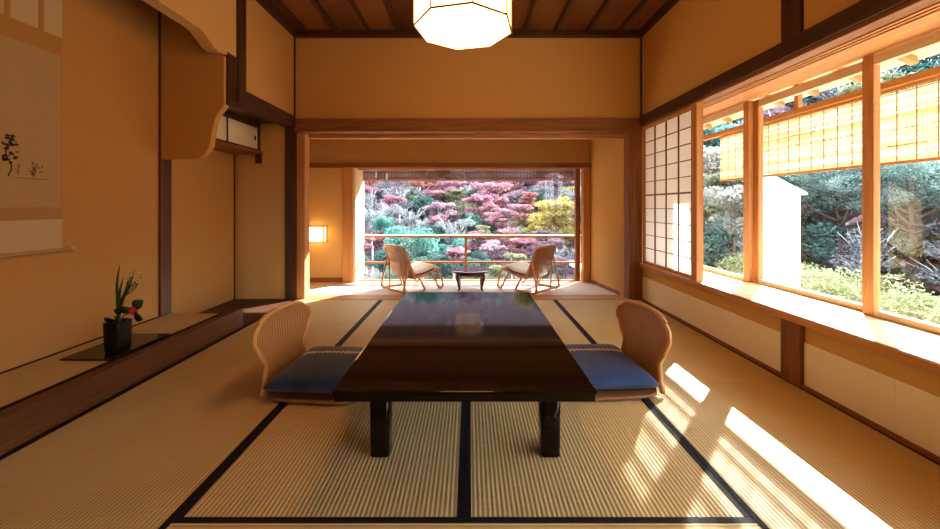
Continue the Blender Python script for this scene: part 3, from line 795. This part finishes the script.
# ------------------------------------------------------------------ scroll, tray, vase, flowers, cupboard
def scroll():
    xw = -2.45
    t = thing('hanging_scroll', 'tall hanging scroll with a small ink pine on the alcove wall', 'scroll', (xw+.012, 2.045, .76))
    W = .385
    y0, y1 = -.205, .175
    obj('mounting', BX(-.003, .001, y0, y1, .02, 1.95), M['scroll_pale'], t)
    obj('brocade_band', BX(.001, .0025, y0, y1, .195, .265), M['gold'], t)
    obj('brocade_band', BX(.001, .0025, y0, y1, 1.165, 1.275), M['gold'], t)
    obj('brocade_border', MB().box(.001, .0024, -.135, -.122, .265, 1.165).box(.001, .0024, y1-.008, y1, .265, 1.165), M['gold'], t)
    p = obj('painting', BX(.001, .003, -.122, y1-.008, .265, 1.165), M['scroll'], t)
    k = MB(); rnd = random.Random(4)
    def blot(y, z, ry, rz, n=9):
        c = len(k.v); vs = [(.0034, y, z)]
        for i in range(n):
            a = 2*PI*i/n; q = rnd.uniform(.7, 1.1)
            vs.append((.0034, y+ry*q*math.cos(a), z+rz*q*math.sin(a)))
        k.add(vs, [(0, i+1, (i+1) % n+1) for i in range(n)])
    for i in range(34):
        z = rnd.uniform(.50, .655); w = .038*(1-abs((z-.57)/.11)*.5)
        blot(-.082+rnd.uniform(-w, w), z, rnd.uniform(.006, .016), rnd.uniform(.003, .008))
    for i in range(14):
        z = .44+i*.015; blot(-.085+.012*math.sin(i*.6), z, .004, .011)
    obj('ink_pine', k, M['ink'], p)
    k = MB()
    for i in range(24):
        blot(.03+rnd.gauss(0, .018), .475+rnd.gauss(0, .018), rnd.uniform(.003, .007), rnd.uniform(.004, .012))
    for i in range(10): blot(-.045+rnd.gauss(0, .004), .45+i*.005, .004, .006)
    for i in range(16): blot(-.06+i*.01, .425+rnd.uniform(-.003, .003), .012, .0016)
    obj('ink_figures', k, M['ink2'], p)
    for y in (-.09, .065):
        obj('ribbon', BX(.001, .004, y-.012, y+.012, 1.275, 1.95), M['gold'], t)
    obj('roller', MB().tube([(.004, y0-.035, .012), (.004, y1+.035, .012)], .011, 12), M['scroll'], t)
    for y in (y0-.045, y1+.045):
        obj('roller_knob', MB().tube([(.004, y-.012, .012), (.004, y+.012, .012)], .013, 12), M['scroll_pale'], t)
    obj('hanging_cord', MB().tube([(.002, -.12, 1.95), (.002, -.015, 2.06), (.002, .09, 1.95)], .003, 6), M['gold'], t)
    obj('top_rod', MB().tube([(.002, y0-.01, 1.95), (.002, y1+.01, 1.95)], .007, 8), M['brownx'], t)
scroll()
def alcove_things():
    zt = .165
    o = obj('lacquer_tray', MB().box(-.14, .14, -.21, .21, 0, .011), M['blackgloss'], None, (-2.155, 2.285, zt+.001), bevel=.003)
    tag(o, 'thin black lacquer board under the vase on the alcove', 'display board')
    zv = zt+.0125
    v = obj('flower_vase', MB().lathe([(.042, 0), (.047, .006), (.050, .05), (.052, .13), (.053, .168), (.050, .176), (.040, .176), (.037, .15), (.03, .12)], 40, square=2.5), M['blackmatte'], None, (-2.085, 2.20, zv))
    tag(v, 'squat black vase on the lacquer board in the alcove', 'vase')
    base = Vector((-2.085, 2.20, zv+.14))
    rnd = random.Random(9)
    n = thing('narcissus', 'white narcissus stems with long green leaves in the black vase', 'flower', base)
    def blade(parent, pts, w, m, name):
        p = spline(pts, 6); mb = MB(); N = len(p)
        vs = []; 
        for i, q in enumerate(p):
            t = i/(N-1); ww = w*(1-t**3)*(.6+.4*min(1, t*3))
            d = Vector((.35, -.94, 0)) if False else Vector((.95, .3, 0))
            vs += [q-d*ww, q+Vector((0, -.002, 0)), q+d*ww]
        fs = []
        for i in range(N-1):
            a = i*3; fs += [(a, a+1, a+4, a+3), (a+1, a+2, a+5, a+4)]
        mb.add(vs, fs, True)
        return obj(name, mb, m, parent, solid=.0015)
    blade(n, [(-.005, 0, 0), (.0, 0, .14), (-.005, .0, .26), (.012, 0, .365)], .009, M['leaf'], 'leaf')
    blade(n, [(.0, 0, 0), (.018, 0, .12), (.06, 0, .22), (.13, .02, .30)], .009, M['leaf'], 'leaf')
    blade(n, [(.0, .01, 0), (.006, 0, .12), (.015, 0, .22), (.035, 0, .30)], .008, M['leaf'], 'leaf')
    blade(n, [(.0, .0, 0), (.02, 0, .15), (.075, 0, .26), (.10, 0, .34)], .007, M['leaf'], 'leaf')
    for (x, y, z) in ((.062, 0, .285), (.125, 0, .275), (.09, -.01, .315), (.145, 0, .31)):
        obj('stem', MB().tube(spline([(0, 0, 0), (.02, 0, .15), (x*.8, y, z-.05), (x, y, z)], 5), .0028, 6), M['leaf'], n)
        fl = MB()
        for k in range(6):
            a = k*PI/3+rnd.random()*.2; d = Vector((math.cos(a), -.35, math.sin(a))); d.normalize()
            s = Vector((-math.sin(a), 0, math.cos(a)))
            c0 = Vector((0,0,0)); fl.add([c0, d*.010+s*.007, d*.021, d*.010-s*.007], [(0,1,2,3)])
        f = obj('blossom', fl, M['petal'], n, loc=(x, y, z), solid=.001)
        obj('cup', MB().lathe([(.003, 0), (.005, .005), (.006, .009)], 10), M['yellow'], f, rot=(PI/2, 0, 0))
    cam = thing('camellia', 'red camellia bud with glossy dark leaves in the black vase', 'flower', base)
    obj('twig', MB().tube(spline([(0, 0, 0), (.03, 0, .06), (.07, -.01, .08), (.105, -.01, .095)], 5), .0035, 6), M['bark'], cam)
    fl = MB()
    for ring, (r, nn, up) in enumerate(((.024, 6, .2), (.018, 5, .6), (.011, 4, 1.2))):
        for k in range(nn):
            a = 2*PI*k/nn+ring*.4
            d = Vector((math.cos(a)*math.cos(up), -math.sin(up)*.8, math.sin(a)*math.cos(up)+.25*math.sin(up))).normalized()
            s = d.cross(Vector((0, 1, .2))).normalized()
            fl.add([Vector((0,0,0)), d*r*.6+s*r*.5, d*r*1.15+s*r*.2, d*r*1.15-s*r*.2, d*r*.6-s*r*.5], [(0,1,2,3,4)])
    obj('bloom', fl, M['red'], cam, loc=(.105, -.012, .098), solid=.002)
    for (p, d, L) in (((.10, -.005, .10), (-.85, -.3, .15), .075), ((.10, -.01, .115), (.8, -.2, .5), .09), ((.105, -.015, .085), (.85, -.3, -.3), .09), ((.03, 0, .085), (-.9, -.2, .35), .05), ((.0, -.01, .045), (.6, -.5, .3), .06), ((-.01, -.01, .04), (-.6, -.5, .4), .05)):
        d = Vector(d).normalized(); s = d.cross(Vector((.1, 1, .25))).normalized(); mb = MB(); p = Vector(p)
        vs = []
        for i in range(7):
            t = i/6; w = .34*L*math.sin(PI*min(1, t*.95+.03))**.8
            c0 = p+d*L*t+Vector((0, -.01*math.sin(PI*t), 0))
            vs += [c0-s*w, c0+Vector((0, .004, 0)), c0+s*w]
        fs = []
        for i in range(6):
            a = i*3; fs += [(a, a+1, a+4, a+3), (a+1, a+2, a+5, a+4)]
        obj('leaf', mb.add(vs, fs, True), M['camleaf'], cam, solid=.001)
alcove_things()
def wall_cupboard():
    t = thing('wall_cupboard', 'hanging cupboard with cream sliding doors high in the niche', 'cupboard', (0, 0, 0))
    xf, y0, y1 = -2.30, 3.045, YB-.004
    obj('cupboard_body', BX(-2.58, xf-.02, y0, y1, 1.64, 1.935), M['plaster'], t)
    f = MB().box(xf-.02, xf+.006, y0, y1, 1.885, 1.935).box(xf-.02, xf+.004, y0, y1, 1.628, 1.642).box(xf-.02, xf+.004, y1-.022, y1, 1.64, 1.89)
    obj('front_frame', f, M['darky'], t, bevel=.002)
    for (a, b, dx) in ((y0+.005, 3.545, -.006), (3.53, y1-.02, 0)):
        d = obj('sliding_door', BX(xf-.016+dx, xf-.010+dx, a, b, 1.645, 1.884), M['door_paper'], t)
        obj('door_frame', MB().box(xf-.010+dx, xf-.004+dx, a, a+.014, 1.643, 1.886).box(xf-.010+dx, xf-.004+dx, b-.014, b, 1.643, 1.886).box(xf-.010+dx, xf-.004+dx, a, b, 1.643, 1.651).box(xf-.010+dx, xf-.004+dx, a, b, 1.878, 1.886), M['blackmatte'], d)
        hy = b-.06 if a > 3.5 else a+.06
        obj('handle', BX(xf-.010+dx, xf-.006+dx, hy-.013, hy+.013, 1.74, 1.79), M['blackmatte'], d)
    obj('bottom_board', BX(-2.58, xf+.03, y0, y1, 1.598, 1.628), M['browny'], t, bevel=.003)
    obj('bracket', BX(xf-.04, xf+.02, y1-.03, y1, 1.50, 1.60), M['darkz'], t, bevel=.003)
wall_cupboard()

# ------------------------------------------------------------------ outside
def gh(x, y):
    """ground height: garden terrace by the windows, ravine and rising slope beyond"""
    d = y if x < 3 else max(y, 0)+0*(x-3)
    def slope(q):
        pts = [(-50, -1.0), (5.9, -1.2), (9, -4.6), (15, -4.4), (20, -3.2), (30, 1.2), (46, 13.0), (90, 52)]
        for (a, za), (b, zb) in zip(pts, pts[1:]):
            if q <= b: return za+(zb-za)*max(0, (q-a)/(b-a))
        return 52
    def garden(xx, yy):
        r = math.hypot(xx, yy)
        if r < 9: return -.35
        return -.35+(r-9)*.20+max(0, r-16)*.10
    w = min(1, max(0, (x-.42*max(y, 4))/2.2)); w = w*w*(3-2*w)
    return slope(math.hypot(x, y) if y > 0 else 0)*(1-w)+garden(x, y)*w
def ground():
    mb = MB(); n = 90
    def fn(u, v):
        x = -45+110*u; y = -14+84*v
        z = gh(x, y)+.12*math.sin(x*1.7)*math.sin(y*1.3)
        if x < 2.5 and y < 5.9: z = -1.3
        return (x, y, z)
    mb.surf(fn, n*2, n*2)
    struct('ground', mb, M['soil'], 'wooded ground of garden and far slope', 'ground')
ground()

import numpy as np
def leaf_cloud(name, pads, n, size, mat, seed, flat=.4, droop=0):
    r = np.random.default_rng(seed)
    P = np.array([p[:3] for p in pads]); R = np.array([p[3:6] for p in pads])
    wts = (R[:, 0]*R[:, 1])**1.0; wts /= wts.sum()
    idx = r.choice(len(pads), n, p=wts)
    d = r.normal(size=(n, 3)); d /= np.linalg.norm(d, axis=1)[:, None]
    rad = r.uniform(.25, 1.0, n)**.45
    c = P[idx]+d*R[idx]*rad[:, None]
    nrm = r.normal(size=(n, 3))*flat+np.array([0, 0, 1.0])*(1-flat)+d*.25
    nrm /= np.linalg.norm(nrm, axis=1)[:, None]
    t = np.cross(nrm, r.normal(size=(n, 3))); t /= np.linalg.norm(t, axis=1)[:, None]+1e-9
    b = np.cross(nrm, t)
    s = size*r.uniform(.6, 1.3, n)[:, None]
    V = np.empty((n, 4, 3))
    V[:, 0] = c-t*s; V[:, 1] = c+b*s*.55; V[:, 2] = c+t*s; V[:, 3] = c-b*s*.55
    me = bpy.data.meshes.new(name)
    me.vertices.add(n*4); me.vertices.foreach_set('co', V.reshape(-1))
    me.loops.add(n*4); me.loops.foreach_set('vertex_index', np.arange(n*4, dtype=np.int32))
    me.polygons.add(n); me.polygons.foreach_set('loop_start', np.arange(0, n*4, 4, dtype=np.int32))
    me.polygons.foreach_set('loop_total', np.full(n, 4, dtype=np.int32))
    me.update(calc_edges=True); me.validate()
    me.materials.append(mat)
    return me

def tone(c, k=.54, d=.10):
    l = (c[0]+c[1]+c[2])/3
    return tuple(k*(q+(l-q)*d) for q in c)
def lv(name, a, b, tr, scale=2.6, k=.54, d=.08):
    return leafy(name, tone(a, k*.8, d), tone(b, k, d), tr, scale)
LM = {
 'pink': lv('pink_maple_leaves', (.52,.20,.27), (.80,.40,.46), .5),
 'rose': lv('dusky_rose_leaves', (.42,.24,.32), (.70,.46,.54), .5),
 'red': lv('red_maple_leaves', (.45,.13,.13), (.75,.32,.28), .5),
 'teal': lv('blue_green_needles', (.08,.28,.24), (.26,.56,.48), .35),
 'dark': lv('dark_evergreen_leaves', (.04,.11,.10), (.16,.32,.28), .3),
 'yellow': lv('yellow_leaves', (.55,.40,.08), (.85,.70,.20), .5),
 'olive': lv('olive_leaves', (.22,.26,.13), (.46,.48,.26), .45),
 'grey': lv('grey_lilac_twigs', (.22,.26,.28), (.46,.48,.53), .4),
 'pine': lv('soft_pine_needles', (.12,.24,.21), (.40,.54,.49), .45, 3, .6, .1),
 'hedge': lv('bright_hedge_leaves', (.34,.38,.14), (.74,.76,.40), .5, 3, .72, .1),
 'pale': lv('pale_sunlit_leaves', (.40,.40,.34), (.80,.76,.66), .5, 2),
}
def crown_pads(kind, seed):
    rnd = random.Random(seed); pads = []
    if kind in ('pink', 'rose', 'red', 'yellow', 'olive', 'pale'):      # loose layered maple crown
        for k in range(22):
            a = rnd.uniform(0, 2*PI); r = rnd.uniform(.1, .8)**.8; z = rnd.uniform(-.7, .75)
            q = math.sqrt(max(.1, 1-z*z))
            s = rnd.uniform(.24, .46)
            pads.append((r*q*math.cos(a), r*q*math.sin(a), z*.8, s, s, s*rnd.uniform(.28, .5)))
    elif kind in ('teal', 'pine'):                                               # rounded cloud-pruned dome
        for k in range(20):
            a = k*2.4+rnd.uniform(-.3, .3); z = -.6+1.4*(k/19); q = math.sqrt(max(.05, 1-(z*.85)**2))
            r = q*rnd.uniform(.45, .75); s = rnd.uniform(.28, .42)
            pads.append((r*math.cos(a), r*math.sin(a), z*.7, s, s, s*.55))
        pads.append((0, 0, .1, .6, .6, .5))
    elif kind == 'grey':
        for k in range(16):
            a = rnd.uniform(0, 2*PI); r = rnd.uniform(.1, .8); z = rnd.uniform(-.8, .8); s = rnd.uniform(.25, .4)
            pads.append((r*math.cos(a), r*math.sin(a), z*.8, s, s, s*.7))
    else:
        for k in range(14):
            a = rnd.uniform(0, 2*PI); z = rnd.uniform(-.7, .8); r = rnd.uniform(.2, .65)*math.sqrt(max(.1, 1-z*z)); s = rnd.uniform(.35, .5)
            pads.append((r*math.cos(a), r*math.sin(a), z*.8, s, s, s*.8))
    return pads
CROWN = {}
def crown(kind, var):
    key = (kind, var)
    if key not in CROWN:
        pads = crown_pads(kind, 31*var+len(kind)*7)
        n = {'pine': 26000, 'grey': 2600, 'teal': 7000, 'dark': 4500}.get(kind, 4200)
        sz = {'pine': .020, 'grey': .045, 'teal': .045, 'dark': .065}.get(kind, .060)
        CROWN[key] = (leaf_cloud(kind+'_crown', pads, n, sz, LM[kind], 7*var+3, .85), pads)
    return CROWN[key]
TRN = random.Random(5)
def tree(kind, label, cat, px, py, Y, rad, group=None, var=None, sq=1.0, bare=False, name=None):
    c = at(px, py, Y)
    g = gh(c.x, c.y)
    var = TRN.randrange(3) if var is None else var
    t = thing(name or {'pink': 'maple_tree', 'rose': 'maple_tree', 'red': 'maple_tree', 'teal': 'pine_tree', 'pine': 'pine_tree', 'dark': 'evergreen_tree', 'yellow': 'yellow_tree', 'olive': 'olive_tree' if False else 'broadleaf_tree', 'grey': 'bare_tree', 'pale': 'broadleaf_tree'}[kind],
              label, cat, (c.x, c.y, g-.1), TRN.uniform(0, 6.28), group)
    h = c.z-g+.1
    me, pads = crown(kind, var)
    o = obj('foliage', me, None, t, loc=(0, 0, h)); o.scale = (rad, rad, rad*sq)
    m = MB(); rb = max(.04, rad*.075)
    top = h+rad*sq*.35
    pth = [(0, 0, 0), (.06*rad, .03*rad, top*.35), (-.05*rad, .02*rad, top*.7), (.0, 0, top)]
    sp = spline(pth, 4); k = len(sp)
    m.tube(sp, [rb*(1-.8*i/(k-1)) for i in range(k)], 7)
    pale = kind in ('grey', 'rose')
    for j, p in enumerate(pads[:14]):
        e = Vector((p[0]*rad, p[1]*rad, h+p[2]*rad*sq)); f = min(top*.95, max(h-rad*sq*.9, e.z-rad*.5))
        f = max(.3, f)
        s0 = Vector((0, 0, f)); mid = (s0+e)*.5+Vector((0, 0, -.08*rad))
        m.tube(spline([s0, mid, e], 3), [rb*.4, rb*.36, rb*.33, rb*.3, rb*.25, rb*.2, rb*.12][:7], 5)
        if kind in ('grey',):
            for q in range(3):
                e2 = e+Vector((TRN.uniform(-.35, .35), TRN.uniform(-.35, .35), TRN.uniform(.05, .5)))*rad
                m.tube([mid, (mid+e2)*.5+Vector((0, 0, .05)), e2], [rb*.25, rb*.16, rb*.06], 4)
    obj('trunk', m, M['palebark'] if pale else M['bark'], t)
    return t

def back_slope():
    G = 'autumn trees on the slope beyond the railing'
    L = {'pink': 'bright pink maple on the slope beyond the railing', 'rose': 'dusky rose maple on the slope beyond the railing', 'red': 'red leafed maple high on the slope beyond the railing',
         'dark': 'dark evergreen on the slope beyond the railing', 'grey': 'grey bare twigged tree on the slope beyond the railing', 'olive': 'olive green tree on the slope beyond the railing',
         'yellow': 'yellow leafed tree on the slope beyond the railing', 'teal': 'blue green pine on the slope beyond the railing'}
    # (kind, px, py, Y, crown radius px)
    rows = [
     ('dark',395,192,33,16),('dark',372,200,30,15),('red',368,188,29,15),('red',425,190,30,19),('rose',384,195,27,14),('dark',418,213,27,18),
     ('grey',410,216,20,14),('grey',372,222,19,17),('rose',440,213,21,17),('pink',434,199,26,14),('grey',462,190,30,20),('olive',455,200,26,16),
     ('olive',470,212,22,14),('pink',490,195,24,20),('pink',478,205,20,16),('dark',525,205,27,15),('rose',520,185,31,20),('red',508,190,30,14),('grey',540,186,32,18),
     ('rose',555,188,28,18),('dark',535,200,26,13),('dark',500,225,22,16),('pink',502,218,18,15),('olive',525,222,20,14),('yellow',552,206,19,16),('yellow',540,224,15,17),
     ('yellow',566,226,16,15),('grey',570,200,24,14),('rose',575,212,23,10),('grey',455,228,17,18),('dark',440,240,18,18),('teal',466,248,14,14),
     ('pink',478,240,13,14),('pink',508,236,13,12),('rose',495,252,11.5,15),('olive',518,262,10.5,14),('pink',525,246,12,14),('rose',552,248,12.5,14),
     ('rose',562,266,10.5,14),('dark',545,272,9.5,14),('grey',575,252,12,12),('pink',458,255,11,12),('dark',470,272,10,16),('olive',495,274,9.3,12),
     ('pink',364,243,13,11),('dark',385,262,10.5,16),('dark',440,268,10.5,17),('grey',372,276,9.3,13),('rose',350,215,22,16),('dark',590,225,20,18),('olive',596,200,26,20),('dark',340,240,16,18),
     ('teal',358,262,11,12),('teal',440,252,12,12),('teal',395,276,9.6,13),('dark',350,190,34,22),('dark',600,185,35,24),('dark',450,182,37,22),('dark',490,180,38,22),('dark',550,180,37,22),('dark',410,180,38,22),('dark',375,180,37,20),('dark',520,180,39,20),
    ]
    rows += [('grey',372,206,24,16),('pink',392,203,23,11),('grey',400,200,25,15),('dark',425,206,23,12),('pink',452,190,27,15),('grey',388,214,20,13),('olive',410,196,27,13),
             ('teal',384,224,17,11),('dark',470,222,18,11),('pink',520,212,19,13),('grey',512,236,16,12),('rose',545,236,14,12),('red',530,200,24,12),('olive',482,232,16,10),('grey',420,225,19,12),
             ('pink',440,222,19,11),('grey',555,258,11.5,11),('red',515,246,12.5,10),('dark',480,262,10.5,12),('olive',540,262,10.5,11)]
    for kind, px, py, Y, rp in rows:
        r = rp*Y/F*1.15
        tree(kind, L[kind], 'tree', px, py, Y, r, L[kind].split(' on ')[0]+' trees', sq=.85)
    rnd = random.Random(21)
    ks = ['rose', 'dark', 'grey', 'pink', 'olive', 'rose', 'dark', 'red', 'grey', 'yellow']
    i = 0
    for Y, n in ((17, 9), (22, 10), (27, 11), (32, 11), (37, 11), (48, 10), (58, 10), (70, 10)):
        for k in range(n):
            px = 330+280*(k+.5+rnd.uniform(-.3, .3))/n
            x = (px-VX)*Y/F; r_ = min(3.6, 280/n*Y/F*.62); kd = ks[(i*7+3) % 10]; i += 1
            if px > 520 and Y < 40 and rnd.random() < .4: kd = 'yellow'
            if px < 430 and Y < 40 and rnd.random() < .6: kd = rnd.choice(['dark', 'grey', 'teal', 'grey'])
            tree(kd, L[kd], 'tree', px, VY-(gh(x, Y)+r_*1.0+.3-EYE)*F/Y, Y, r_, L[kd].split(' on ')[0]+' trees', sq=.9)
    put_x, put_y = 5.3, 9.6  # unseen tree, added to block sun that would reach the mats
    tree('dark', 'unseen evergreen added off the corner between the back window and the garden to block sun', 'tree', VX+put_x*F/put_y, VY-(4.5-EYE)*F/put_y, put_y, 1.55, None, var=0, sq=.5)
    tree('teal', 'rounded blue green pine right behind the railing beside the lamp side lounge chair', 'tree', 412, 252, 11.5, 1.10, None, var=1, sq=1.0)
    tree('yellow', 'biggest yellow tree at the end of the back window', 'tree', 556, 216, 14, .85, None, var=2)
back_slope()

def garden():
    # gravel strip and clipped hedge outside the bay
    struct('path', BX(2.42, 4.35, -3, 9, -.40, -.30), M['gravel'], 'pale sunlit gravel strip below the garden windows', 'path')
    rnd = random.Random(3)
    hd = [(4.75, 2.0), (4.8, 2.9), (4.85, 3.8), (4.9, 4.7), (5.0, 5.6), (5.1, 6.5)]
    for i, (x, y) in enumerate(hd):
        t = thing('clipped_bush', 'bright green clipped azalea bush in the hedge row outside the garden windows', 'bush', (x, y, -.60), rnd.uniform(0, 6), 'clipped bushes of the hedge')
        pads = [(rnd.uniform(-.32, .32), rnd.uniform(-.42, .42), rnd.uniform(.3, .66), .30, .30, .17) for k in range(18)]+[(0, 0, .35, .42, .52, .3)]
        obj('foliage', leaf_cloud('bush_leaves', pads, 7000, .024, LM['hedge'], i, .6), None, t)
        m = MB()
        for k in range(9):
            p = pads[k]; m.tube([(0, 0, 0), (p[0]*.4, p[1]*.4, p[2]*.55), (p[0], p[1], p[2])], [.02, .013, .006], 5)
        obj('stems', m, M['bark'], t)
    def put(kind, label, x, y, zc, r, **k):
        px = VX+x*F/y; py = VY-(zc-EYE)*F/y
        return tree(kind, label, 'tree', px, py, y, r, **k)
    put('pine', 'blue green garden pine outside the garden windows, at the picture edge', 6.6, 5.5, 1.35, .95, var=0, sq=.85)
    put('pine', 'blue green garden pine between the two honey mullions', 6.6, 6.6, 1.45, 1.0, var=1, sq=.9)
    put('pine', 'smaller blue green garden pine behind the clipped bushes', 7.4, 8.2, 1.2, .9, var=2)
    put('pale', 'pale sunlit shrub beside the paper screen, seen through the garden window', 4.9, 6.9, .95, .55, var=1, sq=1.4)
    put('pale', 'tall pale leafed tree behind the first honey mullion', 5.9, 8.6, 1.8, .8, var=2)
    put('grey', 'bare grey branched tree among the garden pines', 6.7, 7.4, .8, .8, var=0)
    put('grey', 'bare tree with pale branches at the picture edge', 7.2, 5.3, .75, .8, var=1)
    put('grey', 'bare pale tree behind the pale sunlit shrub', 5.9, 7.9, 1.2, .8, var=2)
    lab = {'dark': 'dark evergreen on the bank behind the garden', 'grey': 'grey bare tree on the bank behind the garden', 'olive': 'olive green tree on the bank behind the garden', 'red': 'russet maple on the bank behind the garden', 'rose': 'dusky rose maple on the bank behind the garden', 'teal': 'blue green pine on the bank behind the garden'}
    rnd = random.Random(12)
    kinds = ['dark', 'grey', 'olive', 'dark', 'teal', 'grey', 'dark', 'rose']
    i = 0
    for R, n in ((10.0, 9), (12.5, 9), (16, 10), (21, 10), (28, 10)):
        for k in range(n):
            a = math.radians(26+34*(k+.5*(i % 2))/(n-1)); 
            x, y = R*math.sin(a), R*math.cos(a); g = gh(x, y); r = R*.085
            kd = kinds[i % len(kinds)]; i += 1
            tree(kd, lab[kd], 'tree', VX+x*F/y, VY-(g+r*1.0+.45-EYE)*F/y, y, r, lab[kd].split(' on ')[0]+'s on the garden bank')
    for k in range(8):
        if k == 2: continue
        a = math.radians(33+24*k/7); R = 8.4+.4*(k % 2); kd = ('dark', 'grey', 'pale', 'dark', 'grey', 'olive', 'grey', 'dark')[k]
        lb = {'dark': 'low dark shrub under the garden pines', 'grey': 'low grey twigged shrub under the garden pines', 'pale': 'low pale shrub under the garden pines', 'olive': 'low olive green shrub under the garden pines'}[kd]
        put(kd, lb, R*math.sin(a), R*math.cos(a), .28, .55, group=lb.split(' under')[0]+'s', name='garden_shrub', sq=.9)
    # glare on the window pane, built as a solid white shape
    t = thing('pane_glare_shape', 'bright white window glare built as a solid shape with a sloping top in front of the clipped bushes', 'post', (3.92, 4.74, -.36), math.radians(-39))
    obj('shaft', BX(-.225, .225, -.12, .12, 0, 1.53), M['glare_white'], t, bevel=.01)
    obj('cap', MB().prism([(-.25, 1.53), (.29, 1.53), (.29, 1.55), (-.19, 1.89), (-.25, 1.89)], 'y', -.15, .15), M['glare_white'], t, bevel=.008)
garden()

# ------------------------------------------------------------------ light
def lights():
    d = Vector((-.611, -.654, -.483)).normalized()
    s = bpy.data.lights.new('sun', 'SUN'); s.energy = 24.0; s.angle = math.radians(.6); s.color = (1, .95, .88)
    o = bpy.data.objects.new('sun', s); C.objects.link(o); o.location = (20, 22, 18)
    o.rotation_euler = d.to_track_quat('-Z', 'Y').to_euler()
    w = bpy.data.worlds.new('sky'); sc.world = w; w.use_nodes = True
    nt = w.node_tree; bg = nt.nodes.get('Background') or nt.nodes.new('ShaderNodeBackground')
    bg.inputs[0].default_value = (.78, .88, 1.0, 1); bg.inputs[1].default_value = 7.5
lights()

cam = bpy.data.cameras.new('camera'); co = bpy.data.objects.new('camera', cam); C.objects.link(co)
co.location = (0, 0, EYE); co.rotation_euler = (PI/2, 0, 0)
cam.sensor_fit = 'HORIZONTAL'; cam.sensor_width = 36; cam.lens = F/940*36
cam.shift_x = (470-VX)/940; cam.shift_y = -(264.5-VY)/940
cam.clip_start = .05; cam.clip_end = 300
sc.camera = co
vs = sc.view_settings
sc.display_settings.display_device = 'sRGB'
vs.view_transform = 'Standard'; vs.look = 'None'; vs.exposure = 0.8; vs.gamma = 1.0; vs.use_curve_mapping = False
cy = sc.cycles
cy.use_denoising = True
try: cy.denoiser = 'OPENIMAGEDENOISE'
except Exception: pass
cy.max_bounces = 8; cy.diffuse_bounces = 5; cy.transparent_max_bounces = 16; cy.sample_clamp_indirect = 6.0
